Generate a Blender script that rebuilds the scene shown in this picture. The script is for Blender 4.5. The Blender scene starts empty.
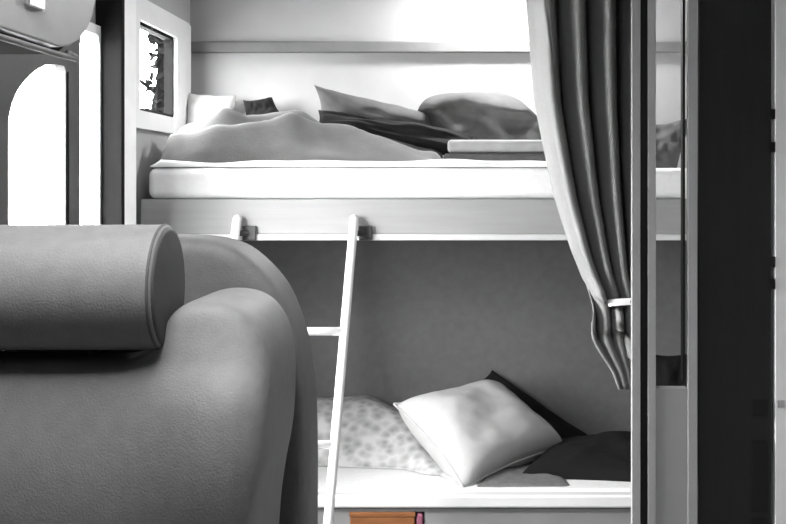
import bpy, bmesh, math, random
from mathutils import Vector, noise

random.seed(4)
S = bpy.context.scene
C = S.collection
HX, HY, F, CZ = 480.0, 185.0, 1133.0, 1.40      # principal point, focal length (px), eye height


def W(px, py, d):
    """Point in the room seen at that spot from the doorway, d metres in front of the eye."""
    return Vector(((px - HX) / F * d, d, CZ - (py - HY) / F * d))


def lin(g):
    c = g / 255.0
    return c / 12.92 if c <= 0.04045 else ((c + 0.055) / 1.055) ** 2.4


# ------------------------------------------------------------------ materials
def mat(name, col, rough=0.6, var=0.0, scale=30.0, bump=0.0, bscale=200.0, spec=0.3, metal=0.0, stretch=(1, 1, 1), sheen=0.0):
    m = bpy.data.materials.new(name)
    m.use_nodes = True
    nt = m.node_tree
    b = nt.nodes['Principled BSDF']
    if not isinstance(col, (tuple, list)):
        col = (col, col, col)
    b.inputs['Base Color'].default_value = (*col, 1)
    b.inputs['Roughness'].default_value = rough
    b.inputs['Specular IOR Level'].default_value = spec
    b.inputs['Metallic'].default_value = metal
    if sheen:
        b.inputs['Sheen Weight'].default_value = sheen
    tc = nt.nodes.new('ShaderNodeTexCoord')
    mp = nt.nodes.new('ShaderNodeMapping')
    mp.inputs['Scale'].default_value = stretch
    nt.links.new(tc.outputs['Object'], mp.inputs['Vector'])
    if var:
        n = nt.nodes.new('ShaderNodeTexNoise')
        n.inputs['Scale'].default_value = scale
        n.inputs['Detail'].default_value = 5
        nt.links.new(mp.outputs['Vector'], n.inputs['Vector'])
        r = nt.nodes.new('ShaderNodeValToRGB')
        r.color_ramp.elements[0].position = 0.35
        r.color_ramp.elements[1].position = 0.65
        r.color_ramp.elements[0].color = (*[c * (1 - var) for c in col], 1)
        r.color_ramp.elements[1].color = (*[min(1, c * (1 + var)) for c in col], 1)
        nt.links.new(n.outputs['Fac'], r.inputs['Fac'])
        nt.links.new(r.outputs['Color'], b.inputs['Base Color'])
    if bump:
        n2 = nt.nodes.new('ShaderNodeTexNoise')
        n2.inputs['Scale'].default_value = bscale
        nt.links.new(mp.outputs['Vector'], n2.inputs['Vector'])
        bp = nt.nodes.new('ShaderNodeBump')
        bp.inputs['Strength'].default_value = bump
        bp.inputs['Distance'].default_value = 0.004
        nt.links.new(n2.outputs['Fac'], bp.inputs['Height'])
        nt.links.new(bp.outputs['Normal'], b.inputs['Normal'])
    return m


M = {
    'wall_white': mat('wall_white', 0.37, 0.55, 0.03, 8),
    'wall_grey': mat('wall_grey_fabric', 0.15, 0.9, 0.05, 40, 0.15, 300),
    'ceiling': mat('ceiling_white', 0.5, 0.7, 0.02, 10),
    'floor': mat('floor_vinyl', 0.22, 0.5, 0.15, 6, stretch=(1, 8, 1)),
    'rail': mat('rail_grey', 0.16, 0.5, 0.05, 20),
    'locker': mat('locker_laminate', 0.30, 0.4, 0.04, 15),
    'strip': mat('pale_edging', 0.6, 0.35, 0.02, 30),
    'under': mat('shaded_underside', 0.012, 0.8, 0.05, 20, spec=0.02),  # near-black: shade under the locker put into the carcass colour
    'surround': mat('window_surround_grey', 0.06, 0.5, 0.04, 20),
    'frame_white': mat('window_frame_white', 0.75, 0.4, 0.02, 20),
    'dark_trim': mat('dark_trim', 0.007, 0.7, 0.1, 12, stretch=(6, 6, 0.6), spec=0.05),
    'lining': mat('curtain_lining', 0.25, 0.9, 0.03, 90, 0.2, 380),
    'frame_pale': mat('frame_pale', 0.75, 0.45, 0.03, 14),
    'post_light': mat('post_light', 0.85, 0.45, 0.03, 14),
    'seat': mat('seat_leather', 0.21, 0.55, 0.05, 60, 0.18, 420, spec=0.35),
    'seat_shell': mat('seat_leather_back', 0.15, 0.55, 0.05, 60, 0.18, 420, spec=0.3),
    'seat_dark': mat('seat_leather_dark', 0.08, 0.55, 0.05, 60, 0.18, 420),  # darker leather: the end cap's shade put into the colour; pedestal shares it
    'seam': mat('seat_piping', 0.10, 0.6, 0.05, 80),
    'mattress': mat('mattress_white', 0.86, 0.85, 0.02, 60, 0.1, 300),
    'board': mat('bunk_board', 0.31, 0.5, 0.04, 10, stretch=(0.4, 4, 6)),
    'rail_white': mat('bunk_rail_white', 0.78, 0.4, 0.02, 20),
    'base': mat('bunk_base_grey', 0.26, 0.6, 0.04, 12),
    'duvet': mat('duvet_grey', 0.11, 0.95, 0.10, 14, 0.25, 160, sheen=0.1),
    'pillow_mid': mat('pillow_grey', 0.27, 0.95, 0.08, 30, 0.2, 260, sheen=0.1),
    'pillow_dark': mat('pillow_charcoal', 0.085, 0.95, 0.08, 30, 0.2, 260),
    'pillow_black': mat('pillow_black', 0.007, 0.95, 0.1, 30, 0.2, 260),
    'pillow_white': mat('pillow_white', 0.50, 0.95, 0.03, 30, 0.2, 260),
    'pillow_pale': mat('pillow_pale', 0.5, 0.95, 0.04, 30, 0.2, 260),
    'pillow_charcoal_dark': mat('blanket_charcoal', 0.06, 0.95, 0.08, 60, 0.3, 200),
    'blanket': mat('flat_piece_grey', 0.17, 0.95, 0.08, 60, 0.3, 200),
    'curtain': mat('curtain_cloth', 0.20, 0.9, 0.05, 90, 0.2, 380, sheen=0.15),
    'tie': mat('tieback_white', 0.8, 0.7, 0.02, 60),
    'ladder': mat('ladder_enamel', 0.85, 0.25, 0.02, 20, spec=0.5),
    'bracket': mat('bracket_dark', 0.05, 0.45, 0.05, 40),
    'door_black': mat('door_black', 0.013, 0.35, 0.12, 8, stretch=(5, 5, 0.5)),
    'black': mat('gasket_black', 0.004, 0.6, 0.05, 40),
    'grey_frame': mat('frame_grey', 0.34, 0.45, 0.03, 14),
    'panel_grey': mat('panel_grey', 0.30, 0.5, 0.03, 10),
    'tan': mat('tan_wood', (0.25, 0.10, 0.038), 0.5, 0.12, 10, stretch=(1, 8, 8)),
    'pink': mat('pink_cloth', (0.28, 0.10, 0.15), 0.9, 0.06, 60, 0.3, 250),
    'bark': mat('tree_bark', 0.0015, 0.95, 0.2, 20, spec=0.0),
    'leaf': mat('tree_leaf', 0.0022, 0.95, 0.2, 6, spec=0.0),
    'snow': mat('pale_ground', 0.35, 0.9, 0.05, 2),
    'chrome': mat('latch_metal', 0.6, 0.25, 0.02, 20, metal=0.9),
}

# patterned duvet cover on the lower bed
m = bpy.data.materials.new('duvet_patterned')
m.use_nodes = True
nt = m.node_tree
b = nt.nodes['Principled BSDF']
b.inputs['Roughness'].default_value = 0.95
tc = nt.nodes.new('ShaderNodeTexCoord')
vo = nt.nodes.new('ShaderNodeTexVoronoi')
vo.inputs['Scale'].default_value = 34
no = nt.nodes.new('ShaderNodeTexNoise')
no.inputs['Scale'].default_value = 18
mx = nt.nodes.new('ShaderNodeMath')
mx.operation = 'MULTIPLY'
rp = nt.nodes.new('ShaderNodeValToRGB')
rp.color_ramp.elements[0].position = 0.02
rp.color_ramp.elements[1].position = 0.40
rp.color_ramp.elements[0].color = (0.30, 0.30, 0.30, 1)
rp.color_ramp.elements[1].color = (0.62, 0.62, 0.62, 1)
nt.links.new(tc.outputs['Object'], vo.inputs['Vector'])
nt.links.new(tc.outputs['Object'], no.inputs['Vector'])
nt.links.new(vo.outputs['Distance'], mx.inputs[0])
nt.links.new(no.outputs['Fac'], mx.inputs[1])
nt.links.new(mx.outputs[0], rp.inputs['Fac'])
nt.links.new(rp.outputs['Color'], b.inputs['Base Color'])
M['duvet_pattern'] = m

# window glass
m = bpy.data.materials.new('window_glass')
m.use_nodes = True
nt = m.node_tree
nt.nodes.remove(nt.nodes['Principled BSDF'])
tr = nt.nodes.new('ShaderNodeBsdfTransparent')
gl = nt.nodes.new('ShaderNodeBsdfGlossy')
gl.inputs['Roughness'].default_value = 0.02
ms = nt.nodes.new('ShaderNodeMixShader')
ms.inputs['Fac'].default_value = 0.05
nt.links.new(tr.outputs[0], ms.inputs[1])
nt.links.new(gl.outputs[0], ms.inputs[2])
nt.links.new(ms.outputs[0], nt.nodes['Material Output'].inputs['Surface'])
M['glass'] = m


# ------------------------------------------------------------------ helpers
def empty(name, loc, label=None, cat=None, group=None, kind=None):
    o = bpy.data.objects.new(name, None)
    C.objects.link(o)
    o.location = loc
    tag(o, label, cat, group, kind)
    return o


def tag(o, label=None, cat=None, group=None, kind=None):
    if label: o['label'] = label
    if cat: o['category'] = cat
    if group: o['group'] = group
    if kind: o['kind'] = kind
    return o


def obj(name, bm, m, parent=None, smooth=False, bevel=0.0, seg=3, origin=None):
    """Link a bmesh given in room coordinates as one object."""
    me = bpy.data.meshes.new(name)
    bmesh.ops.recalc_face_normals(bm, faces=bm.faces)
    if parent is not None:
        origin = Vector((0, 0, 0))
        par_loc = Vector(parent.location)
        pp = parent.parent
        while pp is not None:
            par_loc += Vector(pp.location)
            pp = pp.parent
        bmesh.ops.translate(bm, vec=-par_loc, verts=bm.verts)
    elif origin is not None:
        bmesh.ops.translate(bm, vec=-Vector(origin), verts=bm.verts)
    bm.to_mesh(me)
    bm.free()
    for mm in (m if isinstance(m, list) else [m]):
        me.materials.append(M[mm])
    o = bpy.data.objects.new(name, me)
    C.objects.link(o)
    if parent is not None:
        o.parent = parent
    elif origin is not None:
        o.location = origin
    if smooth:
        for p in me.polygons:
            p.use_smooth = True
    if bevel:
        bv = o.modifiers.new('bevel', 'BEVEL')
        bv.width = bevel
        bv.segments = seg
        bv.limit_method = 'ANGLE'
        bv.angle_limit = math.radians(40)
        for p in me.polygons:
            p.use_smooth = True
        if hasattr(bv, 'harden_normals'):
            bv.harden_normals = True
    return o


def add_box(bm, x0, x1, y0, y1, z0, z1):
    v = [bm.verts.new(p) for p in ((x0, y0, z0), (x1, y0, z0), (x1, y1, z0), (x0, y1, z0),
                                   (x0, y0, z1), (x1, y0, z1), (x1, y1, z1), (x0, y1, z1))]
    for f in ((0, 1, 2, 3), (4, 5, 6, 7), (0, 1, 5, 4), (1, 2, 6, 5), (2, 3, 7, 6), (3, 0, 4, 7)):
        bm.faces.new([v[i] for i in f])
    return bm


def box(*a):
    return add_box(bmesh.new(), *a)


def add_tube(bm, pts, r, n=14, cap=True):
    """Round tube along points; r a number or one per point."""
    pts = [Vector(p) for p in pts]
    rs = r if isinstance(r, (list, tuple)) else [r] * len(pts)
    rings = []
    ref = None
    for i, p in enumerate(pts):
        a = pts[max(i - 1, 0)]
        c = pts[min(i + 1, len(pts) - 1)]
        t = (c - a).normalized()
        if ref is None:
            ref = Vector((0, 0, 1)) if abs(t.z) < 0.9 else Vector((1, 0, 0))
        u = (ref - t * ref.dot(t)).normalized()
        w = t.cross(u)
        ref = u
        rings.append([bm.verts.new(p + (u * math.cos(k * 2 * math.pi / n) + w * math.sin(k * 2 * math.pi / n)) * rs[i]) for k in range(n)])
    for A, B in zip(rings, rings[1:]):
        for k in range(n):
            bm.faces.new((A[k], A[(k + 1) % n], B[(k + 1) % n], B[k]))
    if cap:
        bm.faces.new(rings[0][::-1])
        bm.faces.new(rings[-1])
    return bm


def tube(pts, r, n=14):
    return add_tube(bmesh.new(), pts, r, n)


def prism(pts, vec):
    """Closed prism: polygon pts (3D) extruded by vec."""
    bm = bmesh.new()
    a = [bm.verts.new(p) for p in pts]
    c = [bm.verts.new(Vector(p) + Vector(vec)) for p in pts]
    bm.faces.new(a)
    bm.faces.new(c[::-1])
    n = len(pts)
    for i in range(n):
        bm.faces.new((a[i], a[(i + 1) % n], c[(i + 1) % n], c[i]))
    return bm


def smooth_path(pts, n, closed=False):
    """Catmull-Rom through 2D/3D points."""
    P = [Vector(p) for p in pts]
    out = []
    m_ = len(P)
    for i in range(m_ if closed else m_ - 1):
        if closed:
            p0, p1, p2, p3 = P[i - 1], P[i], P[(i + 1) % m_], P[(i + 2) % m_]
        else:
            p0, p1, p2, p3 = P[max(i - 1, 0)], P[i], P[i + 1], P[min(i + 2, m_ - 1)]
        for k in range(n):
            t = k / n
            out.append(0.5 * ((2 * p1) + (p2 - p0) * t + (2 * p0 - 5 * p1 + 4 * p2 - p3) * t * t + (3 * p1 - p0 - 3 * p2 + p3) * t ** 3))
    if not closed:
        out.append(P[-1])
    return out


def interp(tab, x):
    if x <= tab[0][0]: return tab[0][1]
    for (a, va), (c, vc) in zip(tab, tab[1:]):
        if x <= c:
            t = (x - a) / (c - a)
            t = t * t * (3 - 2 * t)
            return va + (vc - va) * t
    return tab[-1][1]


def baked(name, bm, mods, m, parent, deform=None):
    """Soft upholstered body: shape remeshed and relaxed, then kept as plain mesh data."""
    par = Vector(parent.location)
    bmesh.ops.recalc_face_normals(bm, faces=bm.faces)
    me = bpy.data.meshes.new('tmp')
    bm.to_mesh(me)
    bm.free()
    t = bpy.data.objects.new('tmp', me)
    C.objects.link(t)
    voxel, iters = mods
    r = t.modifiers.new('r', 'REMESH'); r.mode = 'VOXEL'; r.voxel_size = voxel
    s = t.modifiers.new('s', 'SMOOTH'); s.factor = 0.5; s.iterations = iters
    dg = bpy.context.evaluated_depsgraph_get()
    dg.update()
    me2 = bpy.data.meshes.new_from_object(t.evaluated_get(dg))
    me2.name = name
    bpy.data.objects.remove(t)
    for v in me2.vertices:
        co = v.co.copy()
        if deform: co = deform(co)
        v.co = co - par
    me2.materials.clear()
    me2.materials.append(M[m])
    for p in me2.polygons: p.use_smooth = True
    o = bpy.data.objects.new(name, me2)
    C.objects.link(o)
    o.parent = parent
    return o


def pillow(name, c, thick, m, label, cat='pillow', group=None, wr=0.012, seed=0, n=26, piping=None, pinch=0.10, rnd=0.0):
    """Stuffed cushion spanned by four corner points (tl, tr, br, bl), plump in the middle, corners drawn out."""
    tl, tr, br, bl = [Vector(p) for p in c]
    nrm = (tr - bl).cross(tl - br)
    nrm = nrm.normalized() if nrm.length else Vector((0, -1, 0))
    if nrm.y > 0: nrm = -nrm
    cen = (tl + tr + br + bl) / 4
    bm = bmesh.new()

    def base(u, v):
        uu = u * (1 - pinch * (1 - v * v) * abs(u) ** 1.5)
        vv = v * (1 - pinch * (1 - u * u) * abs(v) ** 1.5)
        uu *= math.sqrt(1 - rnd * v * v)
        vv *= math.sqrt(1 - rnd * u * u)
        s, t = (uu + 1) / 2, (vv + 1) / 2
        return (tl * (1 - s) + tr * s) * (1 - t) + (bl * (1 - s) + br * s) * t

    def height(u, v):
        h = max(0, (1 - u ** 4)) ** 0.55 * max(0, (1 - v ** 4)) ** 0.55
        q = noise.noise(Vector((u * 1.6 + seed * 7.1, v * 1.6, seed * 3.3)))
        q2 = noise.noise(Vector((u * 4 + seed * 2.1, v * 4, seed * 5.3)))
        return h * thick * 0.5 + h * wr * (q * 1.5 + q2 * 0.7)
    grid = {}
    for side in (1, -1):
        for i in range(n + 1):
            for j in range(n + 1):
                u, v = -1 + 2 * i / n, -1 + 2 * j / n
                edge = i in (0, n) or j in (0, n)
                if edge and side == -1:
                    grid[side, i, j] = grid[1, i, j]
                    continue
                grid[side, i, j] = bm.verts.new(base(u, v) + nrm * side * (0 if edge else height(u, v)))
        for i in range(n):
            for j in range(n):
                q = [grid[side, i, j], grid[side, i + 1, j], grid[side, i + 1, j + 1], grid[side, i, j + 1]]
                bm.faces.new(q if side == 1 else q[::-1])
    o = obj(name, bm, m, smooth=True, origin=cen)
    tag(o, label, cat, group)
    if piping:
        pb = bmesh.new()
        per = [base(-1 + 2 * k / 24, -1) for k in range(24)] + [base(1, -1 + 2 * k / 24) for k in range(24)] + \
              [base(1 - 2 * k / 24, 1) for k in range(24)] + [base(-1, 1 - 2 * k / 24) for k in range(25)]
        add_tube(pb, per, 0.004, 8)
        obj('piping', pb, piping, o, smooth=True)
    return o


# ------------------------------------------------------------------ room shell
XL, XR, YB, YF, ZC = -0.972, 1.10, 3.80, -1.2, 2.15
st = lambda name, bm, m, **k: tag(obj(name, bm, m, **k), kind='structure')
st('floor', box(XL - .05, XR + .05, YF - .05, YB + .05, -0.05, 0), 'floor')
st('ceiling', box(XL - .05, XR + .05, YF - .05, YB + .05, ZC, ZC + .05), 'ceiling')
st('wall_rear', box(XL - .05, XR + .05, YB, YB + .05, 0, ZC), 'wall_white')
st('wall_right', box(XR, XR + .05, YF, YB, 0, ZC), 'wall_white')
st('wall_front', box(XL - .05, XR + .05, YF - .05, YF, 0, ZC), 'wall_white')

# left wall with two window openings (y range, z range)
w1 = (1.98, 2.625, 0.80, 1.70)
w3 = (2.695, 2.858, 0.80, 1.79)
w2 = (3.15, 3.60, 1.585, 1.90)
wl = bmesh.new()
x0, x1 = XL - .03, XL
add_box(wl, x0, x1, YF, w1[0], 0, ZC)
add_box(wl, x0, x1, w1[0], w1[1], 0, w1[2])
add_box(wl, x0, x1, w1[0], w1[1], w1[3], ZC)
add_box(wl, x0, x1, w1[1], w3[0], 0, ZC)
add_box(wl, x0, x1, w3[0], w3[1], 0, w3[2])
add_box(wl, x0, x1, w3[0], w3[1], w3[3], ZC)
add_box(wl, x0, x1, w3[1], w2[0], 0, ZC)
add_box(wl, x0, x1, w2[0], w2[1], 0, w2[2])
add_box(wl, x0, x1, w2[0], w2[1], w2[3], ZC)
add_box(wl, x0, x1, w2[1], YB, 0, ZC)
st('wall_left', wl, 'wall_white')

# grey upholstered panel on the rear wall under the upper bunk
st('trim_2', box(XL, XR, YB - .015, YB, 0.0, 1.40), 'wall_grey')
# rail across the rear wall above the pillows
st('trim_1', box(XL, XR, YB - .03, YB, 1.842, 1.878), 'rail', bevel=.004)
st('ground', box(-60, -1.05, -30, 60, -0.75, -0.7), 'snow')


def ring_plate(outer, inner, xa, xb):
    """Flat surround in the plane of the left wall: outer and inner are matching (y, z) loops."""
    bm = bmesh.new()
    n = len(outer)
    R = [[bm.verts.new((x, p[0], p[1])) for p in L] for x in (xa, xb) for L in (outer, inner)]
    oa, ia, ob, ib = R
    for i in range(n):
        j = (i + 1) % n
        bm.faces.new((oa[i], oa[j], ia[j], ia[i]))
        bm.faces.new((ob[i], ob[j], ib[j], ib[i]))
        bm.faces.new((oa[i], oa[j], ob[j], ob[i]))
        bm.faces.new((ia[i], ia[j], ib[j], ib[i]))
    return bm


def ray_loop(poly, c, n):
    out = []
    for k in range(n):
        a = 2 * math.pi * k / n
        d = (math.cos(a), math.sin(a))
        best = None
        for (p, q) in zip(poly, poly[1:] + poly[:1]):
            ex, ez = q[0] - p[0], q[1] - p[1]
            det = d[0] * (-ez) + ex * d[1]
            if abs(det) < 1e-12: continue
            rx, rz = p[0] - c[0], p[1] - c[1]
            t = (rx * (-ez) + ex * rz) / det
            s = (d[0] * rz - d[1] * rx) / det
            if t > 0 and -1e-9 <= s <= 1 + 1e-9 and (best is None or t < best): best = t
        out.append((c[0] + d[0] * best, c[1] + d[1] * best))
    return out


# window by the seat: one corner swept in a long curve
win = empty('window_1', (XL, 2.4, 0.8), kind='structure')
hole = [(2.335, 0.80), (2.335, 1.535), (2.352, 1.568), (2.38, 1.598), (2.42, 1.624), (2.47, 1.648), (2.53, 1.667), (2.58, 1.675), (2.655, 1.679), (2.655, 0.80)]
hole = [(y_ * .978, 1.4 + (z_ - 1.4) * .978) for y_, z_ in hole]
hc = (2.45, 1.4)
obj('frame', ring_plate(ray_loop([(1.6, 0.76), (1.6, 1.86), (2.69, 1.86), (2.69, 0.76)], hc, 160), ray_loop(hole, hc, 160), XL, XL + .022), 'surround', win)
g = bmesh.new()
add_box(g, XL - .022, XL - .018, w1[0], w1[1], w1[2], w1[3])
obj('pane', g, 'glass', win)
obj('gasket', ring_plate(ray_loop([(2.604, 1.11), (2.604, 1.66), (2.612, 1.66), (2.612, 1.11)], (2.608, 1.4), 80), ray_loop([(2.606, 1.115), (2.606, 1.655), (2.610, 1.655), (2.610, 1.115)], (2.608, 1.4), 80), XL + .018, XL + .025), 'dark_trim', win)
# narrow window between the first one and the divider
win = empty('window_3', (XL, 2.78, 0.8), kind='structure')
hole = [(2.712, 0.82), (2.712, 1.775), (2.85, 1.775), (2.85, 0.82)]
hc = (2.78, 1.3)
obj('frame', ring_plate(ray_loop([(2.692, 0.78), (2.692, 1.80), (2.861, 1.80), (2.861, 0.78)], hc, 160), ray_loop(hole, hc, 160), XL, XL + .015), 'frame_white', win)
obj('pane', box(XL - .022, XL - .018, w3[0], w3[1], w3[2], w3[3]), 'glass', win)

# window by the upper bunk
win = empty('window_2', (XL, 3.5, w2[2]), kind='structure')
hole = [(3.18, 1.61), (3.18, 1.865), (3.57, 1.865), (3.57, 1.61)]
hc = (3.38, 1.74)
obj('frame', ring_plate(ray_loop([(3.11, 1.56), (3.11, 1.93), (3.74, 1.93), (3.74, 1.56)], hc, 120), ray_loop(hole, hc, 120), XL, XL + .018), 'frame_white', win)
obj('pane', box(XL - .022, XL - .018, w2[0], w2[1], w2[2], w2[3]), 'glass', win)
obj('sash', ring_plate(ray_loop([(3.18, 1.61), (3.18, 1.865), (3.57, 1.865), (3.57, 1.61)], hc, 120), ray_loop([(3.19, 1.62), (3.19, 1.855), (3.56, 1.855), (3.56, 1.62)], hc, 120), XL - .02, XL + .006), 'dark_trim', win)

# divider at the head of the aisle on the left: pale panel with a dark front edge
div = empty('wall_divider', (XL, 2.9, 0), kind='structure')
obj('panel', box(XL, -.906, 2.885, 2.985, 0, ZC), 'post_light', div)
obj('edge_trim', box(XL, -.904, 2.862, 2.885, 0, ZC), 'dark_trim', div, bevel=.003)

# aisle partition on the right: posts, gap onto the bunks, low panel, dark door, pale frame
PY = 2.60
X = lambda px, d=PY: (px - HX) / F * d
wa = empty('wall_aisle', (X(632), PY, 0), kind='structure')
obj('post', box(X(632), X(640.5), PY, PY + .02, 0, ZC), 'grey_frame', wa, bevel=.0012)
obj('channel', box(X(640.5), X(648), PY + .006, PY + .05, 0, ZC), 'black', wa)
obj('post', box(X(648), X(656), PY, PY + .02, 0, ZC), 'grey_frame', wa, bevel=.0012)
obj('post', box(X(688), X(697.5), PY, PY + .02, 0, ZC), 'grey_frame', wa, bevel=.0012)
obj('gasket', box(X(683), X(685.5), PY + .004, PY + .03, .95, ZC), 'black', wa)
zt = CZ - (389 - HY) / F * PY
obj('low_panel', box(X(656), X(688), PY + .004, PY + .04, 0, zt), 'panel_grey', wa)
dr = empty('door_1', (X(697.5), PY, 0), kind='structure')
obj('door_leaf', box(X(698.5), X(772), PY + .002, PY + .045, 0.01, ZC - .02), 'door_black', dr, bevel=.003)
for (ya, yb) in ((400, 416), (441, 512), (519, 560)):
    obj('latch_plate', box(X(752), X(768), PY - .001, PY + .002, CZ - (yb - HY) / F * PY, CZ - (ya - HY) / F * PY), 'black', dr)
for yy in (114, 147, 262, 284):
    obj('hinge', box(X(769), X(775), PY - .002, PY + .02, CZ - (yy + 5 - HY) / F * PY, CZ - (yy - 5 - HY) / F * PY), 'black', dr)
fr = empty('trim_4', (X(775), PY, 0), kind='structure')
obj('frame', box(X(775), XR, PY, PY + .05, 0, ZC), 'frame_pale', fr, bevel=.003)
obj('catch', box(X(777), X(784), PY - .006, PY, CZ - (407 - HY) / F * PY, CZ - (400 - HY) / F * PY), 'chrome', fr, bevel=.001)

# ------------------------------------------------------------------ overhead locker on the left
XFc = -0.60
lk = empty('overhead_locker', (-.78, 1.3, 1.58), 'grey overhead locker above the bright window, with pale lower edge', 'locker')


def yz_prism(pts, xa, xb):
    return prism([(xa, p[0], p[1]) for p in pts], (xb - xa, 0, 0))


prof = [(0.7, 1.587), (1.62, 1.587), (1.66, 1.594), (1.70, 1.611), (1.735, 1.632), (1.76, 1.655), (1.775, 1.685), (1.78, 1.72), (1.78, ZC), (0.7, ZC)]
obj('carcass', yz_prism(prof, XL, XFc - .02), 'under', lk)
prof2 = [(a, z + .010) if z < 1.60 else (a - .004, z + .006) if z < 1.8 else (a, z) for a, z in prof]
obj('door', yz_prism(prof2, XFc - .02, XFc), 'locker', lk, bevel=.003)
es = tube([(XFc - .004, a, z) for a, z in smooth_path([Vector((p[0], p[1], 0)).to_2d() for p in prof[:3]], 4)], .0045, 10)
obj('edge_strip', es, 'rail', lk, smooth=True)
obj('latch', box(XFc, XFc + .008, 1.488, 1.545, 1.636, 1.662), 'chrome', lk, bevel=.003)

# ------------------------------------------------------------------ bunk bed
bk = empty('bunk_bed', (0, 3.5, 0), 'pale built-in bunk bed with an upper and a lower berth', 'bunk bed')
z_up0, z_up1 = 1.262, 1.358
obj('upper_base', box(-.955, 1.08, 3.20, 3.78, 1.30, z_up1), 'base', bk)
obj('upper_board', box(-.950, 1.085, 3.172, 3.20, z_up0, z_up1 + .002), 'board', bk, bevel=.003)
obj('edge_strip', box(-.950, 1.085, 3.168, 3.20, 1.245, z_up0), 'strip', bk, bevel=.003)
obj('lower_base', box(-.955, 1.08, 3.22, 3.78, 0.38, 0.44), 'base', bk)
obj('lower_rail', box(-.955, 1.085, 3.165, 3.21, 0.496, 0.533), 'rail_white', bk, bevel=.008)
obj('shadow_strip', box(-.955, 1.08, 3.176, 3.22, 0.4845, 0.497), 'rail', bk)  # solid grey strip drawing the shadow line below the lower rail
base = bmesh.new()
add_box(base, X(425, 3.2), 1.08, 3.180, 3.20, 0.0, 0.4845)
add_box(base, -.955, X(351, 3.2), 3.180, 3.20, 0.0, 0.4845)
add_box(base, X(351, 3.2), X(425, 3.2), 3.180, 3.20, 0.0, 0.20)
obj('base_panel', base, 'base', bk)

mu = tag(obj('mattress', box(-.935, 1.07, 3.185, 3.77, z_up1 + .002, 1.448), 'mattress', bevel=.022, seg=5, origin=(0, 3.48, 1.36)),
         'white mattress on the upper berth under the grey bedding', 'mattress')
ml = tag(obj('mattress', box(-.935, 1.07, 3.215, 3.77, 0.441, 0.536), 'mattress', bevel=.02, seg=5, origin=(0, 3.48, .44)),
         'white mattress on the lower berth under the pale diamond-shaped pillow', 'mattress')


# bedding
X_ = lambda px, d: (px - HX) / F * d
def duvet(name, xs, ys, ztop, hfun, m, label, nx=90, ny=40, thick=.01):
    bm = bmesh.new()
    T = {}
    B_ = {}
    for i in range(nx + 1):
        for j in range(ny + 1):
            u, v = i / nx, j / ny
            x = xs[0] + (xs[1] - xs[0]) * u
            y = ys[0](x) + (ys[1] - ys[0](x)) * v
            h = hfun(x, y, u, v)
            T[i, j] = bm.verts.new((x, y, ztop + max(h, .006)))
            B_[i, j] = bm.verts.new((x, y, ztop + .002))
    for i in range(nx):
        for j in range(ny):
            bm.faces.new((T[i, j], T[i + 1, j], T[i + 1, j + 1], T[i, j + 1]))
            bm.faces.new((B_[i, j], B_[i, j + 1], B_[i + 1, j + 1], B_[i + 1, j]))
    for i in range(nx):
        bm.faces.new((T[i, 0], T[i + 1, 0], B_[i + 1, 0], B_[i, 0]))
        bm.faces.new((T[i, ny], T[i + 1, ny], B_[i + 1, ny], B_[i, ny]))
    for j in range(ny):
        bm.faces.new((T[0, j], T[0, j + 1], B_[0, j + 1], B_[0, j]))
        bm.faces.new((T[nx, j], T[nx, j + 1], B_[nx, j + 1], B_[nx, j]))
    o = obj(name, bm, m, smooth=True, origin=((xs[0] + xs[1]) / 2, 3.5, ztop))
    return tag(o, label, 'duvet')


def edge(u, k):
    return min(1.0, u / k) if u < k else min(1.0, (1 - u) / k)


def h_up(x, y, u, v):
    crest = interp([(-.96, .07), (-.86, .11), (-.76, .15), (-.57, .15), (-.46, .105), (-.31, .07), (-.15, .04), (-.10, .02)], x)
    prof_ = (1 - (1 - min(1, v / .45)) ** 2) ** .5 if v < .45 else 1 - .35 * ((v - .45) / .55) ** 2
    wav = .030 * math.sin(15 * v + 5 * noise.noise(Vector((x * 2.3, v * 2, 1.7)))) + .035 * noise.noise(Vector((x * 4, y * 10, 4))) + .012 * noise.noise(Vector((x * 9 + y * 14, y * 16, 8)))
    return (crest * prof_ + wav * min(1, v * 5)) * min(1, edge(u, .03) ** .5)


duvet('duvet', (-.93, -.10), (lambda x: 3.235 + .012 * math.sin(x * 17), 3.68), 1.448, h_up, 'duvet',
      'rumpled grey duvet heaped along the upper berth')


def h_sh(x, y, u, v):
    return (.022 + .010 * noise.noise(Vector((x * 6, y * 11, 9)))) * min(1, edge(u, .02)) * min(1, (v / .2)) ** .5


s_ = duvet('bed_sheet', (-.93, .40), (lambda x: 3.195 + .006 * math.sin(x * 23), 3.228), 1.448, h_sh, 'mattress',
           'white sheet turned down along the front of the upper mattress', ny=10)
s_['category'] = 'sheet'


def h_lo(x, y, u, v):
    crest = interp([(-.95, .17), (-.40, .165), (-.25, .13), (-.12, .07), (-.02, .02)], x)
    p = (1 - (1 - min(1, v / .8)) ** 1.7)
    return (crest * p + .018 * noise.noise(Vector((x * 7, y * 7, 2))) + .008 * math.sin(24 * x + 18 * y)) * min(1, edge(u, .04) ** .5)


duvet('duvet', (-.90, -.03), (lambda x: interp([(-.5, 3.47), (-.26, 3.44), (-.13, 3.36), (-.05, 3.25)], x), 3.74), .536, h_lo, 'duvet_pattern',
      'pale patterned duvet on the lower berth beside the ladder')

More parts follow.
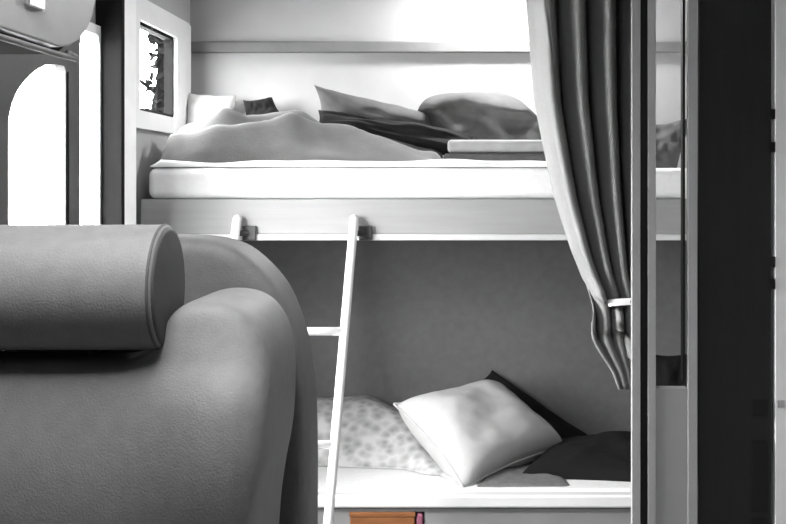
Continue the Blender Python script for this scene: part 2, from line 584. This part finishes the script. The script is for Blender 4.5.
G = 'pillows along the upper berth'
pillow('pillow', (W(314, 85, 3.56), W(428, 114, 3.60), W(452, 150, 3.64), W(316, 128, 3.66)), .075, 'pillow_dark',
       'grey pillow with a sharp raised tip, leaning in the middle of the upper berth', group=G, seed=1)
pillow('pillow', (W(410, 92, 3.60), W(526, 92, 3.62), W(556, 152, 3.69), W(424, 150, 3.70)), .10, 'pillow_dark',
       'charcoal creased pillow on the upper berth nearest the left edge of the curtain', group=G, seed=2, wr=.035, rnd=.42, pinch=0)
pillow('pillow', (W(318, 110, 3.52), W(474, 136, 3.52), W(480, 158, 3.46), W(312, 134, 3.48)), .06, 'pillow_black',  # black body standing in for the shadow below the raised pillow
       'flat black shape for the shadow gap under the grey pillow with the raised tip', group=G, seed=12, pinch=.05)
bl = empty('blanket', W(496, 164, 3.42), 'folded grey blanket lying in front of the charcoal pillow on the upper berth', 'blanket')
for k, (za, zb, ya, ins) in enumerate(((1.450, 1.494, 3.33, 0), (1.495, 1.534, 3.345, .012))):
    obj('fold', box(X_(444, 3.4) + ins, X_(552, 3.4) - ins, ya, 3.46, za, zb), ('pillow_charcoal_dark', 'pillow_mid')[k], bl, bevel=.012, seg=4)
pillow('cushion', (W(243, 100, 3.71), W(272, 97, 3.72), W(284, 116, 3.72), W(248, 150, 3.68)), .07, 'pillow_black',
       'small black cushion poking out behind the grey duvet', cat='cushion', seed=3)
pillow('pillow', (W(186, 92, 3.72), W(236, 95, 3.74), W(240, 150, 3.68), W(182, 150, 3.66)), .07, 'pillow_pale',
       'pale pillow at the window end of the upper berth', group=G, seed=4)
pillow('pillow', (W(630, 130, 3.66), W(694, 118, 3.70), W(676, 174, 3.55), W(630, 174, 3.50)), .07, 'pillow_dark',
       'grey pillow on the upper berth seen through the gap in the partition', group=G, seed=5)

pillow('pillow', (W(394, 404, 3.42), W(490, 384, 3.68), W(567, 446, 3.56), W(464, 489, 3.235)), .19, 'pillow_white',
       'plump white pillow tipped on its corner on the lower berth', seed=6, piping='pillow_white', wr=.010)
pillow('pillow', (W(452, 388, 3.72), W(492, 370, 3.775), W(612, 448, 3.73), W(520, 476, 3.60)), .06, 'pillow_black',
       'black pillow leaning on the wall behind the white pillow', seed=7)
pillow('pillow', (W(548, 448, 3.66), W(662, 436, 3.68), W(668, 494, 3.26), W(516, 478, 3.33)), .12, 'pillow_black',
       'flat black pillow lying beside the post on the lower berth', seed=8)
pillow('pillow', (W(646, 352, 3.60), W(697, 350, 3.60), W(705, 450, 3.50), W(640, 450, 3.50)), .09, 'pillow_black',
       'black pillow standing behind the low panel, seen through the partition gap', seed=9)
pillow('blanket', (W(490, 466, 3.42), W(560, 470, 3.40), W(580, 490, 3.235), W(470, 490, 3.225)), .02, 'blanket',  # thin flat grey piece laid on the lower sheet
       'flat dark grey piece under the right side of the white pillow', cat='blanket', seed=10, wr=.004)

# ------------------------------------------------------------------ ladder
ld = empty('bunk_ladder', (W(300, 500, 2.8).x, 2.6, 0), 'white tubular ladder hooked over the front of the upper berth', 'ladder')


def rail_pt(side, z):
    """Point of a ladder rail at height z (side 1: the rail in the open, 0: the one behind the seat)."""
    t = (1.30 - z) / 1.30
    y = 3.145 - .56 * t
    xr = -.350 - .05 * t
    return Vector((xr - (0 if side else .325), y, z))


for sd in (1, 0):
    pts = [rail_pt(sd, z) for z in (0.015, .3, .6, .9, 1.2, 1.285)]
    top = rail_pt(sd, 1.285)
    pts += [top + Vector((0, .010, .016)), top + Vector((0, .021, .022))]
    obj('rail', tube(pts, .0125, 16), 'ladder', ld, smooth=True)
for z in (1.01, .735, .46, .185):
    a, c = rail_pt(0, z), rail_pt(1, z)
    obj('rung', tube([a, c], .0115, 14), 'ladder', ld, smooth=True)
for sd in (1, 0):
    p = rail_pt(sd, 1.285)
    hk = bmesh.new()
    add_box(hk, p.x + .012, p.x + .05, 3.160, 3.1675, 1.246, 1.286)
    add_tube(hk, [(p.x - .004, 3.150, 1.266), (p.x + .03, 3.160, 1.266)], .008, 10)
    obj('mounting_bracket', hk, 'bracket', ld, bevel=.002)
    p = rail_pt(sd, .015)
    obj('rubber_foot', tube([p + Vector((0, -.004, -.014)), p + Vector((0, .008, .03))], .017, 14), 'bracket', ld, smooth=True)

# ------------------------------------------------------------------ curtain
XT = [(-60, 524), (0, 528), (100, 536), (170, 550), (200, 557), (250, 573), (290, 589), (305, 591), (325, 590), (340, 593), (355, 602), (370, 612), (392, 620)]


def curtain_mesh(wpx=None, off=0.0):
    bm = bmesh.new()
    nu, nv = (130, 90) if wpx is None else (12, 90)
    d0 = 2.755
    rows = []
    z_hi, z_lo = 2.13, CZ - (388 - HY) / F * d0
    for j in range(nv + 1):
        z = z_hi + (z_lo - z_hi) * j / nv
        y_px = HY + (CZ - z) * F / d0
        # piecewise-linear left edge
        xl = None
        for (a, va), (c, vc) in zip(XT, XT[1:]):
            if y_px <= c or c == XT[-1][0]:
                xl = va + (vc - va) * (y_px - a) / (c - a)
                break
        xr = 637.0
        row = []
        for i in range(nu + 1):
            u = i / nu
            if wpx is not None:
                u = (u * interp(wpx, y_px) + interp([(262, 0), (292, 6), (316, 20), (340, 29), (380, 24), (392, 8)], y_px)) / (xr - xl) - .004
            g_ = 3.6 * 2 * math.pi
            ph = u * g_ + 1.2 + .45 * math.sin(j / nv * 3) - interp([(270, 0), (325, 3.1)], y_px)
            # folds: broad lit crests with tighter dark valleys
            q = math.sin(ph) + .28 * math.sin(2 * ph + .6)
            wid = (xr - xl) / 110.0
            amp = .062 * (.55 + .45 * min(1, wid)) * (0.4 if y_px > 330 else 1)
            xx = xl + (xr - xl) * u + 3.0 * math.cos(ph) * min(1, u * 6) * min(1, (1 - u) * 6)
            x = (xx - HX) / F * d0
            row.append(bm.verts.new((x, d0 - off - interp([(262, 0), (300, .012)], y_px) * (off > 0) + amp * q + .006 * noise.noise(Vector((u * 6, z * 4, 3))), z)))
        rows.append(row)
    for A, B_ in zip(rows, rows[1:]):
        for i in range(nu):
            bm.faces.new((A[i], A[i + 1], B_[i + 1], B_[i]))
    return bm


cu = obj('curtain', curtain_mesh(), 'curtain', smooth=True, origin=((X(580, 2.755)), 2.755, .9))
so = cu.modifiers.new('thickness', 'SOLIDIFY')
so.thickness = .003
tag(cu, 'grey pleated curtain gathered to the side in front of the bunks', 'curtain')
li = obj('lining', curtain_mesh([(-50, 15), (100, 17), (170, 20), (200, 18), (250, 13), (300, 11), (350, 8), (390, 4)], .005), 'lining', cu, smooth=True)
li['label'] = 'pale lining turned out along the leading edge'
so = li.modifiers.new('thickness', 'SOLIDIFY')
so.thickness = .002
tb = empty('curtain_tieback', W(622, 303, 2.70), 'short white tieback holding the grey curtain to the post', 'tieback')
p0 = W(609, 304, 2.685)
pts = smooth_path([W(605, 305, 2.74), W(609, 303, 2.700), W(620, 302, 2.683), W(632, 301.5, 2.677), W(638, 302, 2.665), W(638, 302, 2.652)], 6)
bm = bmesh.new()
prev = None
for p in pts:
    r = [bm.verts.new(p + Vector((0, dy, dz))) for dy, dz in ((-.002, -.008), (-.002, .008), (.002, .008), (.002, -.008))]
    if prev:
        for k in range(4): bm.faces.new((prev[k], prev[(k + 1) % 4], r[(k + 1) % 4], r[k]))
    else:
        bm.faces.new(r)
    prev = r
bm.faces.new(prev[::-1])
obj('strap', bm, 'tie', tb, smooth=False)
kb = bmesh.new()
add_tube(kb, [W(634, 302, 2.652), W(634, 302, 2.665)], .009, 14)
obj('stud', kb, 'chrome', tb)

# ------------------------------------------------------------------ seat in the foreground
seat = empty('seat', (-.55, 1.4, 0), 'grey upholstered seat with a round neck roll in front of the bunks', 'seat')


def seat_outline(pp, d):
    return [W(a, c, d) for a, c in pp]


sh = smooth_path([Vector(p) for p in [(-120, 238), (60, 237), (180, 237), (222, 243), (250, 260), (276, 290), (293, 330), (303, 380), (307, 440), (307, 560)]], 6)
o_ = seat_outline([tuple(p) for p in sh], 1.50) + [Vector((W(319, 0, 1.5).x, 1.5, .46)), Vector((W(-120, 0, 1.5).x, 1.5, .46))]
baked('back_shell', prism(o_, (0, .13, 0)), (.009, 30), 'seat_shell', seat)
cu_ = smooth_path([Vector(p) for p in [(-200, 363), (60, 363), (136, 361), (153, 338), (170, 310), (192, 300), (226, 301), (252, 318), (268, 350), (274, 400), (272, 450), (262, 500), (250, 600)]], 6)
o_ = seat_outline([tuple(p) for p in cu_], 1.28) + [Vector((W(268, 0, 1.28).x, 1.28, .55)), Vector((W(-200, 0, 1.28).x, 1.28, .55))]


def belly(co):
    # cushion leans back towards its top and bulges at the lobe
    z = co.z
    k = max(0.0, 1.2 - z)
    co.y += (-.35 * k + 1.3 * k * k) if k < .3 else .012
    co.y -= .045 * math.exp(-((co.x + .285) / .08) ** 2 - ((z - 1.15) / (.075 if z > 1.15 else .22)) ** 2) if co.y < 1.40 else 0
    return co


baked('back_cushion', prism(o_, (0, .20, 0)), (.008, 44), 'seat', seat, belly)
# neck roll
rr = .0715
cy, cz_ = 1.30, CZ - (287 - HY) / F * 1.30
xa, xb = W(-160, 0, 1.3).x, W(168, 0, 1.3).x
pts, rad = [], []
for k in range(7):
    a = k / 6 * math.pi / 2
    pts.append((xa + .012 * (1 - math.sin(a)), cy, cz_)); rad.append(rr - .014 * (1 - math.sin(a)))
pts = pts[:1] + pts[1:]
mid = [(xa + .02 + (xb - .04 - xa) * k / 12, cy, cz_) for k in range(13)]
roll = bmesh.new()
prof_pts = [(xb - .004 + .004 * math.sin(k / 6 * math.pi / 2), rr - .004 * (1 - math.cos(k / 6 * math.pi / 2))) for k in range(7)]
full = [(xa, rr * .8), (xa + .01, rr * .96)] + [(xa + .02 + (xb - .035 - xa) * k / 10, rr) for k in range(11)] + prof_pts
add_tube(roll, [(p, cy, cz_) for p, r in full], [r for p, r in full], 64)
nr = obj('neck_roll', roll, 'seat', seat, smooth=True)
sm = bmesh.new()
add_tube(sm, [(xb - .004, cy + math.cos(k / 48 * 2 * math.pi) * (rr - .0005), cz_ + math.sin(k / 48 * 2 * math.pi) * (rr - .0005)) for k in range(49)], .0018, 8)
obj('seam', sm, 'seam', nr, smooth=True)
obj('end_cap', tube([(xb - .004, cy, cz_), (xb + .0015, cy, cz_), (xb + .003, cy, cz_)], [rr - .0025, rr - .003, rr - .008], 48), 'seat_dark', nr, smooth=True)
obj('roll_shadow_block', box(W(-160, 0, 1.4).x, W(150, 0, 1.4).x, 1.365, 1.41, 1.12, 1.27), 'bracket', seat, bevel=.008)  # dark block added so the shadow gap under the roll stays black
obj('headrest_post', tube([(W(90, 0, 1.33).x, 1.36, 1.05), (W(90, 0, 1.33).x, 1.335, 1.25)], .008), 'bracket', seat, smooth=True)
obj('seat_cushion', add_box(bmesh.new(), W(-200, 0, 1.2).x, W(262, 0, 1.28).x, .80, 1.34, .42, .56), 'seat', seat, bevel=.04, seg=5)
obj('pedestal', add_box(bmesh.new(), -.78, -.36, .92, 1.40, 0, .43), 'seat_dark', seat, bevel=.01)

# ------------------------------------------------------------------ under the lower berth
bx = empty('storage_box', (X(388, 3.25), 3.33, .201), 'tan wooden box under the front of the lower berth', 'box')
sx0, sx1 = X(352, 3.225), X(416, 3.225)
obj('box_body', box(sx0, sx1, 3.172, 3.42, .202, .470), 'tan', bx, bevel=.004)
obj('lid', box(sx0 - .002, sx1 + .002, 3.170, 3.422, .470, .4835), 'tan', bx, bevel=.003)
pk = tag(obj('folded_cloth', box(sx1 + .004, X(424, 3.225), 3.174, 3.38, .202, .478), 'pink', bevel=.006, origin=(sx1 + .01, 3.3, .202)),
         'dull pink folded cloth standing beside the tan box', 'cloth')

# ------------------------------------------------------------------ tree outside the bunk window
tr_ = empty('tree', (-2.42, 8.5, -.7), 'dark bare-branched tree outside the small bunk window', 'tree')
tk = smooth_path([Vector((-2.42, 8.5, -.70)), Vector((-2.38, 8.5, .6)), Vector((-2.44, 8.5, 1.7)), Vector((-2.37, 8.5, 2.3)), Vector((-2.41, 8.5, 3.2)), Vector((-2.38, 8.5, 4.2))], 6)
obj('trunk', tube(tk, [.085 - .06 * k / (len(tk) - 1) for k in range(len(tk))], 12), 'bark', tr_, smooth=True)
for k in range(16):
    z = 1.55 + k * .13
    a = k * 2.4
    p = Vector((-2.40, 8.5, z))
    d = Vector((math.cos(a), math.sin(a) * .8, .55)).normalized()
    L = .34 + .12 * random.random()
    obj('branch', tube([p, p + d * L * .5 + Vector((0, 0, .03)), p + d * L], [.024, .014, .004], 7), 'bark', tr_, smooth=True)
fb = bmesh.new()
for k in range(420):
    z = 1.6 + random.random() * 2.2
    a = random.random() * 6.28
    r = .03 + .15 * random.random() ** 1.2
    c = Vector((-2.36 + math.cos(a) * r * .8, 8.5 + math.sin(a) * r, z))
    s = .035 + .035 * random.random()
    u = Vector((random.gauss(0, 1), random.gauss(0, 1), random.gauss(0, 1))).normalized()
    w = u.orthogonal().normalized()
    q = [fb.verts.new(c + u * s), fb.verts.new(c + w * s * .5), fb.verts.new(c - u * s), fb.verts.new(c - w * s * .5)]
    fb.faces.new(q)
obj('foliage', fb, 'leaf', tr_)

# ------------------------------------------------------------------ light
wd = bpy.data.worlds.new('overcast_sky')
S.world = wd
wd.use_nodes = True
bg = wd.node_tree.nodes['Background']
bg.inputs['Color'].default_value = (1, 1, 1, 1)
bg.inputs['Strength'].default_value = 45.0


def area(name, loc, size, energy, rot=(0, 0, 0), size_y=None):
    l = bpy.data.lights.new(name, 'AREA')
    l.energy = energy
    l.size = size
    if size_y:
        l.shape = 'RECTANGLE'
        l.size_y = size_y
    o = bpy.data.objects.new(name, l)
    C.objects.link(o)
    o.location = loc
    o.rotation_euler = rot
    return o


area('overhead_fill_light', (-.35, .85, 2.13), .4, 16, size_y=.5)  # added fill from above for the seat
area('bunk_ceiling_light', (.08, 3.58, 2.13), .28, 14, size_y=.10)
area('aisle_fill_light', (-.40, 2.50, 2.13), .5, 2.5, size_y=.15)  # added fill that brightens the bunk front, without a fitting
for nm, wv in (('window_1', w1), ('window_2', w2), ('window_3', w3)):
    po = area(nm + '_portal', (XL - .035, (wv[0] + wv[1]) / 2, (wv[2] + wv[3]) / 2), wv[3] - wv[2], 1, (0, math.radians(-90), 0), size_y=wv[1] - wv[0])
    po.data.cycles.is_portal = True

# ------------------------------------------------------------------ camera and output look
cd = bpy.data.cameras.new('camera')
cam = bpy.data.objects.new('camera', cd)
C.objects.link(cam)
cam.location = (0, 0, CZ)
cam.rotation_euler = (math.radians(90), 0, 0)
cd.sensor_width = 36
cd.lens = F / 786 * 36
cd.shift_x = (393 - HX) / 786
cd.shift_y = -(262 - HY) / 786
cd.clip_start = .05
S.camera = cam
S.view_settings.view_transform = 'Standard'
S.view_settings.look = 'None'
S.view_settings.exposure = 0.35
S.view_settings.gamma = 1.0
S.view_settings.use_curve_mapping = False
S.cycles.use_denoising = True
